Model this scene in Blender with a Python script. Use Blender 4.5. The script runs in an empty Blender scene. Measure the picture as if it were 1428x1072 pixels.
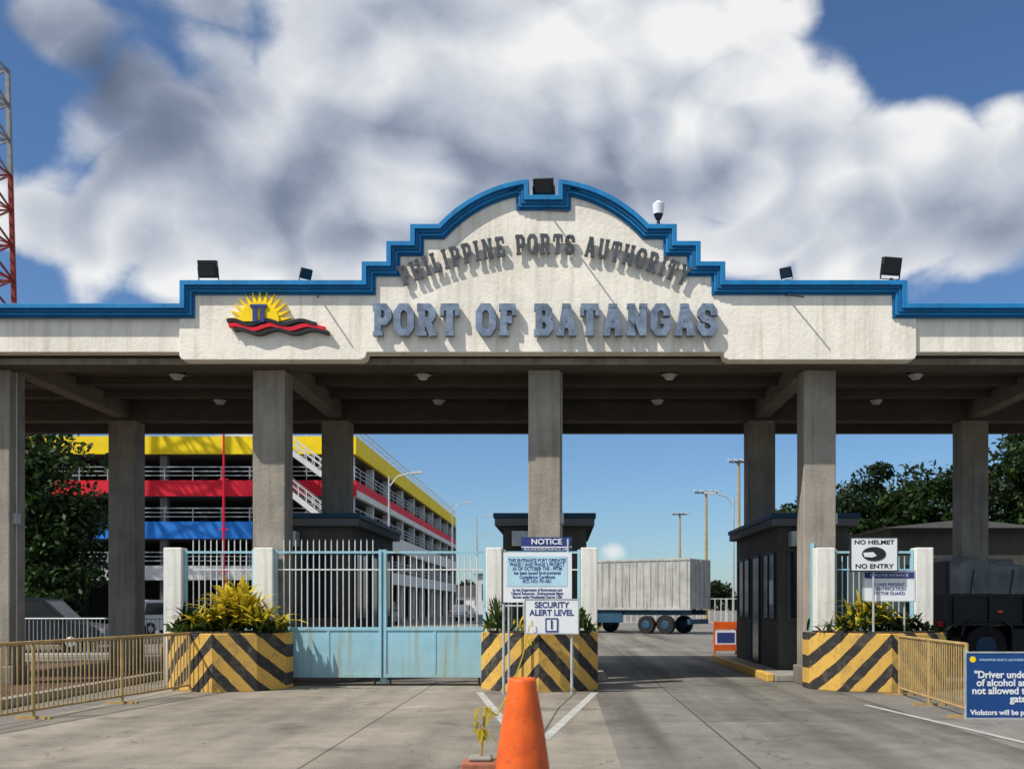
import bpy, math, random
import numpy as np
from mathutils import Vector, Matrix
random.seed(7); rng=np.random.default_rng(5)
scene=bpy.context.scene
scene.view_settings.view_transform='Standard'; scene.view_settings.look='None'
scene.view_settings.exposure=0

# ------------------------------------------------------------------ materials
def nt(m): return m.node_tree.nodes, m.node_tree.links
def mat(name,col,rough=.8,var=.15,scale=3.0,metal=0,bump=0.0,streak=0.0,dirt=(.08,.07,.06),fine=0.0,base_dirt=0.0,spec=.3,blotch=0.0):
    m=bpy.data.materials.new(name); m.use_nodes=True; N,L=nt(m)
    b=N['Principled BSDF']; b.inputs['Roughness'].default_value=rough; b.inputs['Metallic'].default_value=metal
    b.inputs['Specular IOR Level'].default_value=spec
    tc=N.new('ShaderNodeTexCoord')
    no=N.new('ShaderNodeTexNoise'); no.inputs['Scale'].default_value=scale; no.inputs['Detail'].default_value=6; no.inputs['Roughness'].default_value=.65
    L.new(tc.outputs['Object'],no.inputs['Vector'])
    mr=N.new('ShaderNodeMapRange'); mr.inputs[1].default_value=.3; mr.inputs[2].default_value=.7
    mr.inputs[3].default_value=1-var; mr.inputs[4].default_value=1+var*.6
    L.new(no.outputs[0],mr.inputs[0])
    mul=N.new('ShaderNodeVectorMath'); mul.operation='SCALE'; mul.inputs[0].default_value=col[:3]
    L.new(mr.outputs[0],mul.inputs['Scale']); out=mul.outputs[0]
    def mixdirt(fac,out):
        mx=N.new('ShaderNodeMix'); mx.data_type='RGBA'
        L.new(fac,mx.inputs[0]); L.new(out,mx.inputs[6]); mx.inputs[7].default_value=(*dirt,1)
        return mx.outputs[2]
    if streak>0:
        mp=N.new('ShaderNodeMapping'); mp.inputs['Scale'].default_value=(5,5,.35); L.new(tc.outputs['Object'],mp.inputs[0])
        n2=N.new('ShaderNodeTexNoise'); n2.inputs['Scale'].default_value=1.6; n2.inputs['Detail'].default_value=5; L.new(mp.outputs[0],n2.inputs['Vector'])
        r=N.new('ShaderNodeMapRange'); r.inputs[1].default_value=.50; r.inputs[2].default_value=.8; r.inputs[3].default_value=0; r.inputs[4].default_value=streak
        L.new(n2.outputs[0],r.inputs[0]); out=mixdirt(r.outputs[0],out)
    if blotch>0:
        n5=N.new('ShaderNodeTexNoise'); n5.inputs['Scale'].default_value=.9; n5.inputs['Detail'].default_value=7; n5.inputs['Roughness'].default_value=.7; n5.inputs['Distortion'].default_value=.4
        mp=N.new('ShaderNodeMapping'); mp.inputs['Location'].default_value=(11,3,7); L.new(tc.outputs['Object'],mp.inputs[0]); L.new(mp.outputs[0],n5.inputs['Vector'])
        r=N.new('ShaderNodeMapRange'); r.inputs[1].default_value=.52; r.inputs[2].default_value=.72; r.inputs[3].default_value=0; r.inputs[4].default_value=blotch
        L.new(n5.outputs[0],r.inputs[0]); out=mixdirt(r.outputs[0],out)
    if fine>0:
        n3=N.new('ShaderNodeTexNoise'); n3.inputs['Scale'].default_value=22; n3.inputs['Detail'].default_value=4; L.new(tc.outputs['Object'],n3.inputs['Vector'])
        r=N.new('ShaderNodeMapRange'); r.inputs[1].default_value=.58; r.inputs[2].default_value=.72; r.inputs[3].default_value=0; r.inputs[4].default_value=fine
        L.new(n3.outputs[0],r.inputs[0]); out=mixdirt(r.outputs[0],out)
    if base_dirt>0:
        g=N.new('ShaderNodeNewGeometry'); sp=N.new('ShaderNodeSeparateXYZ'); L.new(g.outputs['Position'],sp.inputs[0])
        ad=N.new('ShaderNodeMath'); ad.operation='MULTIPLY_ADD'; L.new(no.outputs[0],ad.inputs[0]); ad.inputs[1].default_value=-.9; L.new(sp.outputs[2],ad.inputs[2])
        r=N.new('ShaderNodeMapRange'); r.inputs[1].default_value=-.4; r.inputs[2].default_value=.45; r.inputs[3].default_value=base_dirt; r.inputs[4].default_value=0
        L.new(ad.outputs[0],r.inputs[0]); out=mixdirt(r.outputs[0],out)
    L.new(out,b.inputs['Base Color'])
    if bump>0:
        n4=N.new('ShaderNodeTexNoise'); n4.inputs['Scale'].default_value=18; n4.inputs['Detail'].default_value=5; L.new(tc.outputs['Object'],n4.inputs['Vector'])
        bp=N.new('ShaderNodeBump'); bp.inputs['Strength'].default_value=bump; bp.inputs['Distance'].default_value=.02
        L.new(n4.outputs[0],bp.inputs['Height']); L.new(bp.outputs[0],b.inputs['Normal'])
    return m
def leafmat(name,c0,c1,trans=.3):
    m=bpy.data.materials.new(name); m.use_nodes=True; N,L=nt(m)
    b=N['Principled BSDF']; b.inputs['Roughness'].default_value=.55; b.inputs['Specular IOR Level'].default_value=.25
    g=N.new('ShaderNodeNewGeometry'); r=N.new('ShaderNodeValToRGB')
    r.color_ramp.elements[0].color=(*c0,1); r.color_ramp.elements[1].color=(*c1,1)
    L.new(g.outputs['Random Per Island'],r.inputs[0]); L.new(r.outputs[0],b.inputs['Base Color'])
    t=N.new('ShaderNodeBsdfTranslucent'); L.new(r.outputs[0],t.inputs[0])
    mx=N.new('ShaderNodeMixShader'); mx.inputs[0].default_value=trans
    L.new(b.outputs[0],mx.inputs[1]); L.new(t.outputs[0],mx.inputs[2]); L.new(mx.outputs[0],N['Material Output'].inputs[0])
    return m

M={}
M['plaster']=mat('cream_plaster',(.89,.84,.735),.9,.13,1.2,bump=.35,streak=.5,dirt=(.40,.34,.26),fine=.16,blotch=.28)
M['conc']=mat('column_concrete',(.33,.295,.25),.9,.25,1.5,bump=.4,streak=.6,dirt=(.11,.095,.08),fine=.3,base_dirt=.7,blotch=.45)
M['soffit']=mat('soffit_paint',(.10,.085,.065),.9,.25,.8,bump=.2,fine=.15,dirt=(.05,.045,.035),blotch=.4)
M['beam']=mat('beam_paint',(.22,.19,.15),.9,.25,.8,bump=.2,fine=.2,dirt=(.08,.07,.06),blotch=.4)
M['blue1']=mat('trim_blue',(.010,.21,.50),.6,.28,2.5,streak=.4,dirt=(.01,.06,.13))
M['blue2']=mat('trim_blue_dark',(.006,.12,.30),.6,.25,2.5)
M['bluedk']=mat('booth_roof_edge',(.01,.05,.10),.6,.25,2.5)
M['letter']=mat('letter_bluegrey',(.19,.25,.35),.7,.5,5,fine=.6,dirt=(.06,.07,.09),streak=.5)
M['letter2']=mat('letter_grey',(.085,.095,.11),.5,.5,5,fine=.3)
M['white']=mat('white_paint',(.78,.77,.72),.8,.12,2,streak=.6,dirt=(.30,.26,.21),fine=.2,base_dirt=.7)
M['purewhite']=mat('sign_white',(.76,.78,.80),.6,.05,2,streak=.15,dirt=(.4,.4,.38))
M['steel']=mat('galvanised_steel',(.48,.51,.52),.5,.25,6,metal=.3)
M['bars']=mat('silver_painted_bars',(.66,.68,.68),.6,.2,6,fine=.2,dirt=(.3,.22,.15))
M['gblue']=mat('gate_light_blue',(.30,.56,.68),.6,.18,2,streak=.8,dirt=(.30,.29,.16),fine=.25,base_dirt=.35)
M['fencey']=mat('fence_ochre',(.42,.29,.12),.6,.3,5,fine=.4,dirt=(.15,.08,.04))
M['dark']=mat('dark_glass',(.015,.018,.022),.15,.2,1,spec=.5)
M['black']=mat('black_metal',(.02,.02,.022),.5,.3,4)
M['rubber']=mat('tyre_rubber',(.02,.02,.02),.9,.3,4)
M['booth']=mat('booth_wall',(.075,.07,.06),.85,.25,2,streak=.4,dirt=(.03,.03,.025),base_dirt=.4)
M['soil']=mat('soil',(.06,.045,.03),.95,.4,8)
M['yellow']=mat('yellow_paint',(.92,.66,.005),.7,.15,1,streak=.2,dirt=(.5,.35,.03))
M['red']=mat('red_paint',(.70,.012,.035),.7,.15,2)
M['rust']=mat('tower_faded_red',(.26,.035,.025),.8,.4,2)
M['towerw']=mat('tower_grey_white',(.26,.27,.28),.8,.3,2)
M['royal']=mat('royal_blue_paint',(.02,.20,.68),.7,.15,2)
M['pwhite']=mat('building_white',(.68,.68,.66),.8,.15,1,streak=.3,dirt=(.25,.25,.24))
M['pgrey']=mat('building_grey',(.12,.12,.12),.9,.2,.5)
M['orange']=mat('cone_orange',(.78,.12,.012),.5,.35,6,streak=.5,dirt=(.20,.055,.03),fine=.4,base_dirt=.3)
M['brick']=mat('red_block',(.35,.13,.08),.9,.3,10,bump=.5)
M['signblue']=mat('sign_blue',(.012,.06,.22),.5,.15,3)
M['signnavy']=mat('sign_navy',(.03,.05,.20),.5,.15,3)
M['lightblue']=mat('sign_pale_blue',(.45,.66,.78),.5,.15,3)
M['bark']=mat('bark',(.09,.065,.045),.95,.3,6,bump=.5)
M['trailer']=mat('trailer_panel',(.42,.42,.40),.6,.3,1.2,streak=.8,dirt=(.15,.13,.11),fine=.3)
M['tarp']=mat('tarpaulin',(.20,.22,.23),.8,.4,2,bump=.8,streak=.4)
M['olive']=mat('truck_dark',(.016,.017,.019),.45,.4,3,fine=.3,dirt=(.05,.04,.03))
M['chassis']=mat('chassis_blue',(.02,.07,.13),.6,.3,3)
M['glassl']=mat('lamp_glass',(.6,.6,.58),.2,.05,3)
M['leaf']=leafmat('leaf_green',(.008,.024,.004),(.042,.085,.012))
M['leaf2']=leafmat('leaf_dark',(.004,.012,.003),(.018,.040,.008))
M['croton']=leafmat('leaf_yellow',(.42,.34,.02),(.78,.62,.05))
M['plantg']=leafmat('leaf_plant',(.015,.04,.010),(.075,.13,.025))
M['stoneline']=mat('road_paint',(.42,.42,.40),.85,.3,4,fine=.9,dirt=(.22,.21,.19),streak=.6,blotch=.6)
M['kerb']=mat('kerb_concrete',(.28,.26,.23),.9,.25,3,bump=.3)
M['carw']=mat('car_white',(.55,.56,.57),.25,.05,1,spec=.6)
M['card']=mat('car_dark',(.012,.013,.016),.35,.05,1,spec=.4)
M['cars']=mat('car_silver',(.20,.21,.22),.3,.05,1,metal=.4,spec=.6)

def stripe_mat(name,period,yc=(.62,.37,.07)):
    m=bpy.data.materials.new(name); m.use_nodes=True; N,L=nt(m)
    b=N['Principled BSDF']; b.inputs['Roughness'].default_value=.75
    tc=N.new('ShaderNodeTexCoord'); s=N.new('ShaderNodeSeparateXYZ'); L.new(tc.outputs['Object'],s.inputs[0])
    def ma(op,a,bv=None):
        n=N.new('ShaderNodeMath'); n.operation=op
        for i,v in enumerate((a,bv)):
            if v is None: continue
            if isinstance(v,(int,float)): n.inputs[i].default_value=v
            else: L.new(v,n.inputs[i])
        return n.outputs[0]
    no=N.new('ShaderNodeTexNoise'); no.inputs['Scale'].default_value=5; no.inputs['Detail'].default_value=6; L.new(tc.outputs['Object'],no.inputs['Vector'])
    ax=ma('ABSOLUTE',s.outputs[0]); v=ma('ADD',ma('MULTIPLY',ax,1.15),s.outputs[2])
    v=ma('ADD',v,ma('MULTIPLY',ma('SUBTRACT',no.outputs[0],.5),.07))
    f=ma('FRACT',ma('DIVIDE',v,period)); st=ma('GREATER_THAN',f,.54)
    mx=N.new('ShaderNodeMix'); mx.data_type='RGBA'; L.new(st,mx.inputs[0]); mx.inputs[6].default_value=(*yc,1); mx.inputs[7].default_value=(.022,.02,.02,1)
    n2=N.new('ShaderNodeTexNoise'); n2.inputs['Scale'].default_value=6; n2.inputs['Detail'].default_value=10; n2.inputs['Roughness'].default_value=.75; L.new(tc.outputs['Object'],n2.inputs['Vector'])
    mr=N.new('ShaderNodeMapRange'); mr.inputs[1].default_value=.50; mr.inputs[2].default_value=.70; mr.inputs[3].default_value=0; mr.inputs[4].default_value=.7; L.new(n2.outputs[0],mr.inputs[0])
    m2=N.new('ShaderNodeMix'); m2.data_type='RGBA'; L.new(mr.outputs[0],m2.inputs[0]); L.new(mx.outputs[2],m2.inputs[6]); m2.inputs[7].default_value=(.19,.15,.10,1)
    L.new(m2.outputs[2],b.inputs['Base Color'])
    bp=N.new('ShaderNodeBump'); bp.inputs['Strength'].default_value=.4; bp.inputs['Distance'].default_value=.02; L.new(n2.outputs[0],bp.inputs['Height']); L.new(bp.outputs[0],b.inputs['Normal'])
    return m
M['stripe']=stripe_mat('hazard_stripes',.50)
M['stripek']=stripe_mat('kerb_stripes',.9)

def ground_mat(name,c,joint=(5.1,4.5),tyre=0.0,gap=.006,blot=.35):
    m=bpy.data.materials.new(name); m.use_nodes=True; N,L=nt(m)
    b=N['Principled BSDF']; b.inputs['Roughness'].default_value=.88; b.inputs['Specular IOR Level'].default_value=.25
    tc=N.new('ShaderNodeTexCoord'); P=tc.outputs['Object']
    def noise(sc,det=6,ro=.6,vec=P):
        n=N.new('ShaderNodeTexNoise'); n.inputs['Scale'].default_value=sc; n.inputs['Detail'].default_value=det; n.inputs['Roughness'].default_value=ro; L.new(vec,n.inputs['Vector']); return n.outputs[0]
    def rng_(o,a,b2,c2,d):
        n=N.new('ShaderNodeMapRange'); 
        for i,v in enumerate((a,b2,c2,d)): n.inputs[i+1].default_value=v
        L.new(o,n.inputs[0]); return n.outputs[0]
    def mul(a,bv):
        n=N.new('ShaderNodeMath'); n.operation='MULTIPLY'; L.new(a,n.inputs[0])
        if isinstance(bv,float): n.inputs[1].default_value=bv
        else: L.new(bv,n.inputs[1])
        return n.outputs[0]
    v=mul(rng_(noise(.35),.3,.7,1-blot,1+blot*.5),rng_(noise(2.5,8,.7),.3,.7,.78,1.14))
    v=mul(v,rng_(noise(60,2),.3,.7,.78,1.16))
    v=mul(v,rng_(noise(1.1,3,.5),.60,.70,1.0,.70))
    v=mul(v,rng_(noise(5,2,.5),.68,.74,1.0,.6))
    if joint:
        br=N.new('ShaderNodeTexBrick'); br.offset=0; br.inputs['Scale'].default_value=1; br.inputs['Brick Width'].default_value=joint[0]; br.inputs['Row Height'].default_value=joint[1]
        br.inputs['Mortar Size'].default_value=gap*2.2; br.inputs['Mortar Smooth'].default_value=.2
        br.inputs['Color1'].default_value=(1,1,1,1); br.inputs['Color2'].default_value=(.88,.88,.88,1); br.inputs['Mortar'].default_value=(.3,.3,.3,1)
        mp=N.new('ShaderNodeMapping'); mp.inputs['Location'].default_value=(2.4,1.3,0); L.new(P,mp.inputs[0]); L.new(mp.outputs[0],br.inputs['Vector'])
        bw=N.new('ShaderNodeRGBToBW'); L.new(br.outputs[0],bw.inputs[0]); v=mul(v,bw.outputs[0])
    vo=N.new('ShaderNodeTexVoronoi'); vo.feature='DISTANCE_TO_EDGE'; vo.inputs['Scale'].default_value=.33
    ad=N.new('ShaderNodeVectorMath'); ad.operation='ADD'; no=N.new('ShaderNodeTexNoise'); no.inputs['Scale'].default_value=1.4; no.inputs['Detail'].default_value=5; L.new(P,no.inputs['Vector']); L.new(P,ad.inputs[0]); L.new(no.outputs[1],ad.inputs[1]); L.new(ad.outputs[0],vo.inputs['Vector'])
    v=mul(v,rng_(vo.outputs[0],0,.004,.5,1))
    if tyre>0:
        mp=N.new('ShaderNodeMapping'); mp.inputs['Scale'].default_value=(1.1,.06,1); L.new(P,mp.inputs[0])
        v=mul(v,rng_(noise(1,3,.5,mp.outputs[0]),.42,.62,1.10,1-tyre))
    sc=N.new('ShaderNodeVectorMath'); sc.operation='SCALE'; sc.inputs[0].default_value=c; L.new(v,sc.inputs['Scale']); L.new(sc.outputs[0],b.inputs['Base Color'])
    bp=N.new('ShaderNodeBump'); bp.inputs['Strength'].default_value=.5; bp.inputs['Distance'].default_value=.012; L.new(noise(45,4,.7),bp.inputs['Height']); L.new(bp.outputs[0],b.inputs['Normal'])
    return m

# ------------------------------------------------------------------ mesh builder
class MB:
    def __init__(s): s.v=[];s.f=[];s.mi=[];s.ms=[];s.c=0
    def m(s,k):
        k=M[k] if isinstance(k,str) else k
        if k not in s.ms: s.ms.append(k)
        s.c=s.ms.index(k); return s
    def add(s,vs,fs):
        o=len(s.v); s.v+= [tuple(p) for p in vs]; s.f+=[tuple(i+o for i in f) for f in fs]; s.mi+=[s.c]*len(fs)
    def box(s,x0,x1,y0,y1,z0,z1,T=None):
        vs=[Vector((x,y,z)) for x in (x0,x1) for y in (y0,y1) for z in (z0,z1)]
        if T is not None: vs=[T@p for p in vs]
        s.add(vs,[(0,1,3,2),(4,6,7,5),(0,4,5,1),(2,3,7,6),(0,2,6,4),(1,5,7,3)]); return s
    def cyl(s,p0,p1,r0,r1=None,n=10,cap=True):
        r1=r0 if r1 is None else r1
        p0=Vector(p0);p1=Vector(p1);d=(p1-p0).normalized()
        a=d.orthogonal().normalized();b=d.cross(a)
        vs=[];fs=[]
        for p,r in ((p0,r0),(p1,r1)):
            for i in range(n):
                t=2*math.pi*i/n; vs.append(p+(a*math.cos(t)+b*math.sin(t))*r)
        for i in range(n): fs.append((i,(i+1)%n,n+(i+1)%n,n+i))
        if cap: fs+= [tuple(reversed(range(n))),tuple(range(n,2*n))]
        s.add(vs,fs); return s
    def beam(s,p0,p1,w,h):
        p0=Vector(p0);p1=Vector(p1);d=(p1-p0);L=d.length;d.normalize()
        up=Vector((0,0,1)) if abs(d.z)<.95 else Vector((0,1,0))
        a=d.cross(up).normalized();b=a.cross(d)
        vs=[p+a*i*w/2+b*j*h/2 for p in (p0,p1) for i in (-1,1) for j in (-1,1)]
        s.add(vs,[(0,1,3,2),(4,6,7,5),(0,4,5,1),(2,3,7,6),(0,2,6,4),(1,5,7,3)]); return s
    def prism(s,pts,y0,y1,T=None):
        n=len(pts)
        vs=[Vector((x,y0,z)) for x,z in pts]+[Vector((x,y1,z)) for x,z in pts]
        if T is not None: vs=[T@p for p in vs]
        s.add(vs,[tuple(range(n)),tuple(reversed(range(n,2*n)))]+[(i,n+i,n+(i+1)%n,(i+1)%n) for i in range(n)]); return s
    def prismz(s,pts,z0,z1):
        n=len(pts)
        vs=[(x,y,z0) for x,y in pts]+[(x,y,z1) for x,y in pts]
        s.add(vs,[tuple(range(n)),tuple(reversed(range(n,2*n)))]+[(i,n+i,n+(i+1)%n,(i+1)%n) for i in range(n)]); return s
    def ribbon(s,pts,a,b,y0,y1,closed=False,T=None):
        n=len(pts);P=[Vector((p[0],p[1])) for p in pts]
        def off(d):
            out=[]
            for i in range(n):
                if closed: pv,nx=P[i-1],P[(i+1)%n]
                else: pv=P[i-1] if i>0 else None; nx=P[i+1] if i<n-1 else None
                ns=[]
                if pv is not None: e=(P[i]-pv).normalized(); ns.append(Vector((e.y,-e.x)))
                if nx is not None: e=(nx-P[i]).normalized(); ns.append(Vector((e.y,-e.x)))
                if len(ns)==2:
                    mm=(ns[0]+ns[1]); mm.normalize(); k=max(.35,mm.dot(ns[0])); out.append(P[i]+mm*d/k)
                else: out.append(P[i]+ns[0]*d)
            return out
        A=off(a);B=off(b);vs=[]
        for i in range(n): vs+= [Vector((A[i].x,y0,A[i].y)),Vector((B[i].x,y0,B[i].y)),Vector((B[i].x,y1,B[i].y)),Vector((A[i].x,y1,A[i].y))]
        if T is not None: vs=[T@p for p in vs]
        fs=[]
        for i in range(n if closed else n-1):
            j=(i+1)%n
            for k in range(4): fs.append((4*i+k,4*i+(k+1)%4,4*j+(k+1)%4,4*j+k))
        if not closed: fs+=[(3,2,1,0),(4*n-4,4*n-3,4*n-2,4*n-1)]
        s.add(vs,fs); return s
    def obj(s,name,parent=None,bevel=0,loc=None,smooth=False):
        me=bpy.data.meshes.new(name)
        vs=s.v
        if loc is not None: vs=[(x-loc[0],y-loc[1],z-loc[2]) for x,y,z in vs]
        me.from_pydata([tuple(p) for p in vs],[],s.f)
        for k in s.ms: me.materials.append(k)
        me.polygons.foreach_set('material_index',s.mi)
        me.update()
        import bmesh
        bm=bmesh.new(); bm.from_mesh(me); bmesh.ops.recalc_face_normals(bm,faces=bm.faces); bm.to_mesh(me); bm.free()
        if smooth:
            me.polygons.foreach_set('use_smooth',[len(p.vertices)==4 for p in me.polygons])
        o=bpy.data.objects.new(name,me); scene.collection.objects.link(o)
        if loc is not None: o.location=loc
        if parent: setp(o,parent)
        if bevel>0:
            md=o.modifiers.new('bevel','BEVEL'); md.width=bevel; md.segments=2; md.limit_method='ANGLE'; md.angle_limit=math.radians(50)
        return o
def setp(o,p):
    o.parent=p; o.matrix_parent_inverse=Matrix.Translation(-Vector(p.location))
def empty(name,loc=(0,0,0)):
    e=bpy.data.objects.new(name,None); e.location=loc; e.empty_display_size=.3; scene.collection.objects.link(e); return e
def text(body,x,y,z,size,mt,parent,name='lettering',align='CENTER',rot=(math.pi/2,0,0),ex=.002,bold=0.0,sx=1.0,line=1.0):
    c=bpy.data.curves.new(name,'FONT'); c.body=body; c.size=size; c.align_x=align; c.align_y='CENTER'; c.extrude=ex; c.offset=bold; c.space_line=line
    o=bpy.data.objects.new(name,c); o.location=(x,y,z); o.rotation_euler=rot; o.scale=(sx,1,1); c.materials.append(M[mt]); scene.collection.objects.link(o); setp(o,parent); return o

# ------------------------------------------------------------------ slab font
def octo(x0,x1,c=.17,y0=.1,y1=.9): return [(x0,y0+c),(x0,y1-c),(x0+c,y1),(x1-c,y1),(x1,y1-c),(x1,y0+c),(x1-c,y0),(x0+c,y0)]
S=.6
G={
'O':(.82,[(octo(.1,.72),1,1)]),
'P':(.82,[([(.22,0),(.22,1)],0,1),([(.0,.9),(.55,.9),(.7,.77),(.7,.57),(.55,.44),(.2,.44)],0,1),([(0,.06),(.46,.06)],0,S)]),
'R':(.9,[([(.22,0),(.22,1)],0,1),([(.0,.9),(.55,.9),(.7,.77),(.7,.6),(.55,.48),(.2,.48)],0,1),([(0,.06),(.44,.06)],0,S),([(.46,.48),(.74,.0)],0,1),([(.58,.06),(.9,.06)],0,S)]),
'T':(.82,[([(.41,0),(.41,1)],0,1.05),([(0,.9),(.82,.9)],0,1),([(.06,.9),(.06,.62)],0,S),([(.76,.9),(.76,.62)],0,S),([(.2,.06),(.62,.06)],0,S)]),
'F':(.78,[([(.22,0),(.22,1)],0,1),([(0,.9),(.76,.9)],0,1),([(.7,.9),(.7,.64)],0,S),([(.2,.5),(.55,.5)],0,.9),([(.52,.62),(.52,.38)],0,S*.8),([(0,.06),(.46,.06)],0,S)]),
'B':(.84,[([(.22,0),(.22,1)],0,1),([(0,.9),(.54,.9),(.68,.79),(.68,.62),(.55,.52),(.2,.52)],0,1),([(.5,.5),(.58,.5),(.72,.38),(.72,.22),(.58,.1),(0,.1)],0,1)]),
'A':(.92,[([(.16,0),(.43,.98)],0,.9),([(.76,0),(.49,.98)],0,1.05),([(.24,.32),(.68,.32)],0,.8),([(0,.06),(.34,.06)],0,S),([(.56,.06),(.92,.06)],0,S),([(.26,.94),(.6,.94)],0,S)]),
'N':(.95,[([(.2,0),(.2,1)],0,.9),([(.75,0),(.75,1)],0,.9),([(.2,.98),(.75,.02)],0,1),([(0,.06),(.38,.06)],0,S),([(0,.94),(.3,.94)],0,S),([(.57,.94),(.95,.94)],0,S)]),
'G':(.86,[([(.7,.62),(.7,.76),(.56,.9),(.27,.9),(.1,.74),(.1,.26),(.27,.1),(.56,.1),(.7,.25),(.7,.48)],0,1),([(.42,.45),(.86,.45)],0,.8)]),
'S':(.8,[([(.7,.64),(.7,.77),(.56,.9),(.25,.9),(.1,.77),(.1,.66),(.25,.54),(.56,.46),(.7,.35),(.7,.23),(.56,.1),(.25,.1),(.1,.23),(.1,.38)],0,1)]),
'H':(.95,[([(.2,0),(.2,1)],0,1),([(.75,0),(.75,1)],0,1),([(.2,.5),(.75,.5)],0,.9),([(0,.06),(.4,.06)],0,S),([(0,.94),(.4,.94)],0,S),([(.55,.94),(.95,.94)],0,S),([(.55,.06),(.95,.06)],0,S)]),
'I':(.46,[([(.23,0),(.23,1)],0,1),([(0,.06),(.46,.06)],0,S),([(0,.94),(.46,.94)],0,S)]),
'L':(.78,[([(.22,0),(.22,1)],0,1),([(0,.1),(.76,.1)],0,1),([(.7,.1),(.7,.36)],0,S),([(0,.94),(.44,.94)],0,S)]),
'E':(.8,[([(.22,0),(.22,1)],0,1),([(0,.1),(.76,.1)],0,1),([(0,.9),(.76,.9)],0,1),([(.7,.1),(.7,.34)],0,S),([(.7,.9),(.7,.66)],0,S),([(.2,.5),(.55,.5)],0,.9)]),
'U':(.92,[([(.2,1),(.2,.26),(.34,.1),(.58,.1),(.72,.26),(.72,1)],0,1),([(0,.94),(.38,.94)],0,S),([(.54,.94),(.92,.94)],0,S)]),
'Y':(.92,[([(.14,.98),(.46,.45)],0,.95),([(.78,.98),(.46,.45)],0,.95),([(.46,.5),(.46,0)],0,1),([(.26,.06),(.66,.06)],0,S),([(0,.94),(.3,.94)],0,S),([(.62,.94),(.92,.94)],0,S)]),
' ':(.45,[])}
def glyph(mb,ch,T,sx,sz,y0,y1,t=.2):
    for k,(pts,cl,f) in enumerate(G[ch][1]):
        P=[(x*sx,z*sz) for x,z in pts]; h=t*f*sz/2; e=.0012*k
        mb.ribbon(P,-h,h,y0-e,y1+e,bool(cl),T)

# ------------------------------------------------------------------ GATE BUILDING
CX=-.33; FY=17.7
gate=empty('port_entrance_gate_building',(CX,18.5,0))
half=[(.28,8.69),(.28,8.97)]
zc,R=6.46,2.526
a0=math.asin(.28/R);a1=math.asin(1.85/R)
for i in range(1,17):
    a=a0+(a1-a0)*i/16; half.append((R*math.sin(a),zc+R*math.cos(a)))
half[-1]=(1.85,8.18)
half+=[(2.333,8.18),(2.333,7.88),(2.754,7.88),(2.754,7.52),(3.188,7.52),(3.188,7.19),(6.40,7.19),(6.40,6.78),(16,6.78)]
top=[(CX-x,z) for x,z in reversed(half)]+[(CX+x,z) for x,z in half]
mb=MB().m('plaster')
body=[p for p in top if abs(p[0]-CX)<6.45]
outl=[(-6.81,5.92),(-6.78,5.86),(-6.72,5.84),(-3.58,5.84),(-3.5,5.88),(-3.47,5.975),(2.86,5.975),(2.89,5.88),(2.97,5.84),(6.2,5.84),(6.27,5.86),(6.30,5.92)]
pb=[(-6.81,6.78)]+[(x,z) for x,z in body]+[(6.30,6.78)]
mb.prism(outl+list(reversed(pb)),FY,FY+.30)
par=mb.obj('parapet_wall',gate,bevel=.012)
mb=MB().m('plaster')
mb.box(-16.4,-6.813,FY+.06,FY+.3,5.99,6.779); mb.box(6.303,15.7,FY+.06,FY+.3,5.99,6.779)
mb.obj('wing_wall',gate,bevel=.01)
mb=MB()
for (a,b,pr,k) in ((-.02,.065,.15,'blue1'),(.0655,.12,.11,'blue2'),(.1205,.165,.08,'blue1'),(.1655,.205,.04,'blue2')):
    mb.m(k).ribbon(top,a,b,FY-pr,FY+.34 if a<0 else FY+.02)
mb.obj('parapet_trim',gate,bevel=.008)
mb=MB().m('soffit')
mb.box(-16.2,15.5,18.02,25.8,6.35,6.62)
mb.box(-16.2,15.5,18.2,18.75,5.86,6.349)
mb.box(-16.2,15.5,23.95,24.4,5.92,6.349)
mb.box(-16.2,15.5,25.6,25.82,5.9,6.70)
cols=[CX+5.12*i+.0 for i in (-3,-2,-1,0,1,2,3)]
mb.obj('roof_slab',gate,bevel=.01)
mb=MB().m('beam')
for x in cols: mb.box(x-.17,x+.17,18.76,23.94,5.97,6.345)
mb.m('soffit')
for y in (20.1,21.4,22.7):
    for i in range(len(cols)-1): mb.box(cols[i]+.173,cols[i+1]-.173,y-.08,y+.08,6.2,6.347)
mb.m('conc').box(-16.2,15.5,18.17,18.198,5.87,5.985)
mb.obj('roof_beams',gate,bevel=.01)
mb=MB().m('conc')
for x in cols:
    mb.box(x-.3,x+.3,18.5,19.05,0,5.855); mb.box(x-.36,x+.36,18.44,19.11,0,.35)
    mb.box(x-.33,x+.33,23.9,24.45,0,5.915)
mb.obj('columns',gate,bevel=.02)
mb=MB().m('steel')
for x in (cols[1],cols[3],cols[4]): 
    mb.cyl((x+.318,18.7,.3),(x+.318,18.7,5.85),.016,None,6); mb.box(x+.302,x+.36,18.62,18.78,3.0,3.2)
mb.obj('conduits',gate)
mb=MB()
for i in range(len(cols)-1):
    xm=(cols[i]+cols[i+1])/2
    for y in (20.7,23.3):
        mb.m('black').cyl((xm,y,6.349),(xm,y,6.26),.17,.2,16); mb.m('glassl').cyl((xm,y,6.26),(xm,y,6.17),.15,.08,16)
mb.obj('ceiling_lamps',gate)
def line_width(t,gap): return sum(G[c][0]+gap for c in t)-gap
t='PORT OF BATANGAS'; gap=.20
W=6.06; sx=W/line_width(t,gap); x=-3.34
mb=MB().m('letter')
for c in t:
    glyph(mb,c,Matrix.Translation((x,0,6.235)),sx,.56,FY-.14,FY-.03,.215)
    x+=(G[c][0]+gap)*sx
mb.obj('port_of_batangas_letters',gate,bevel=.006)
mb=MB().m('letter2')
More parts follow.
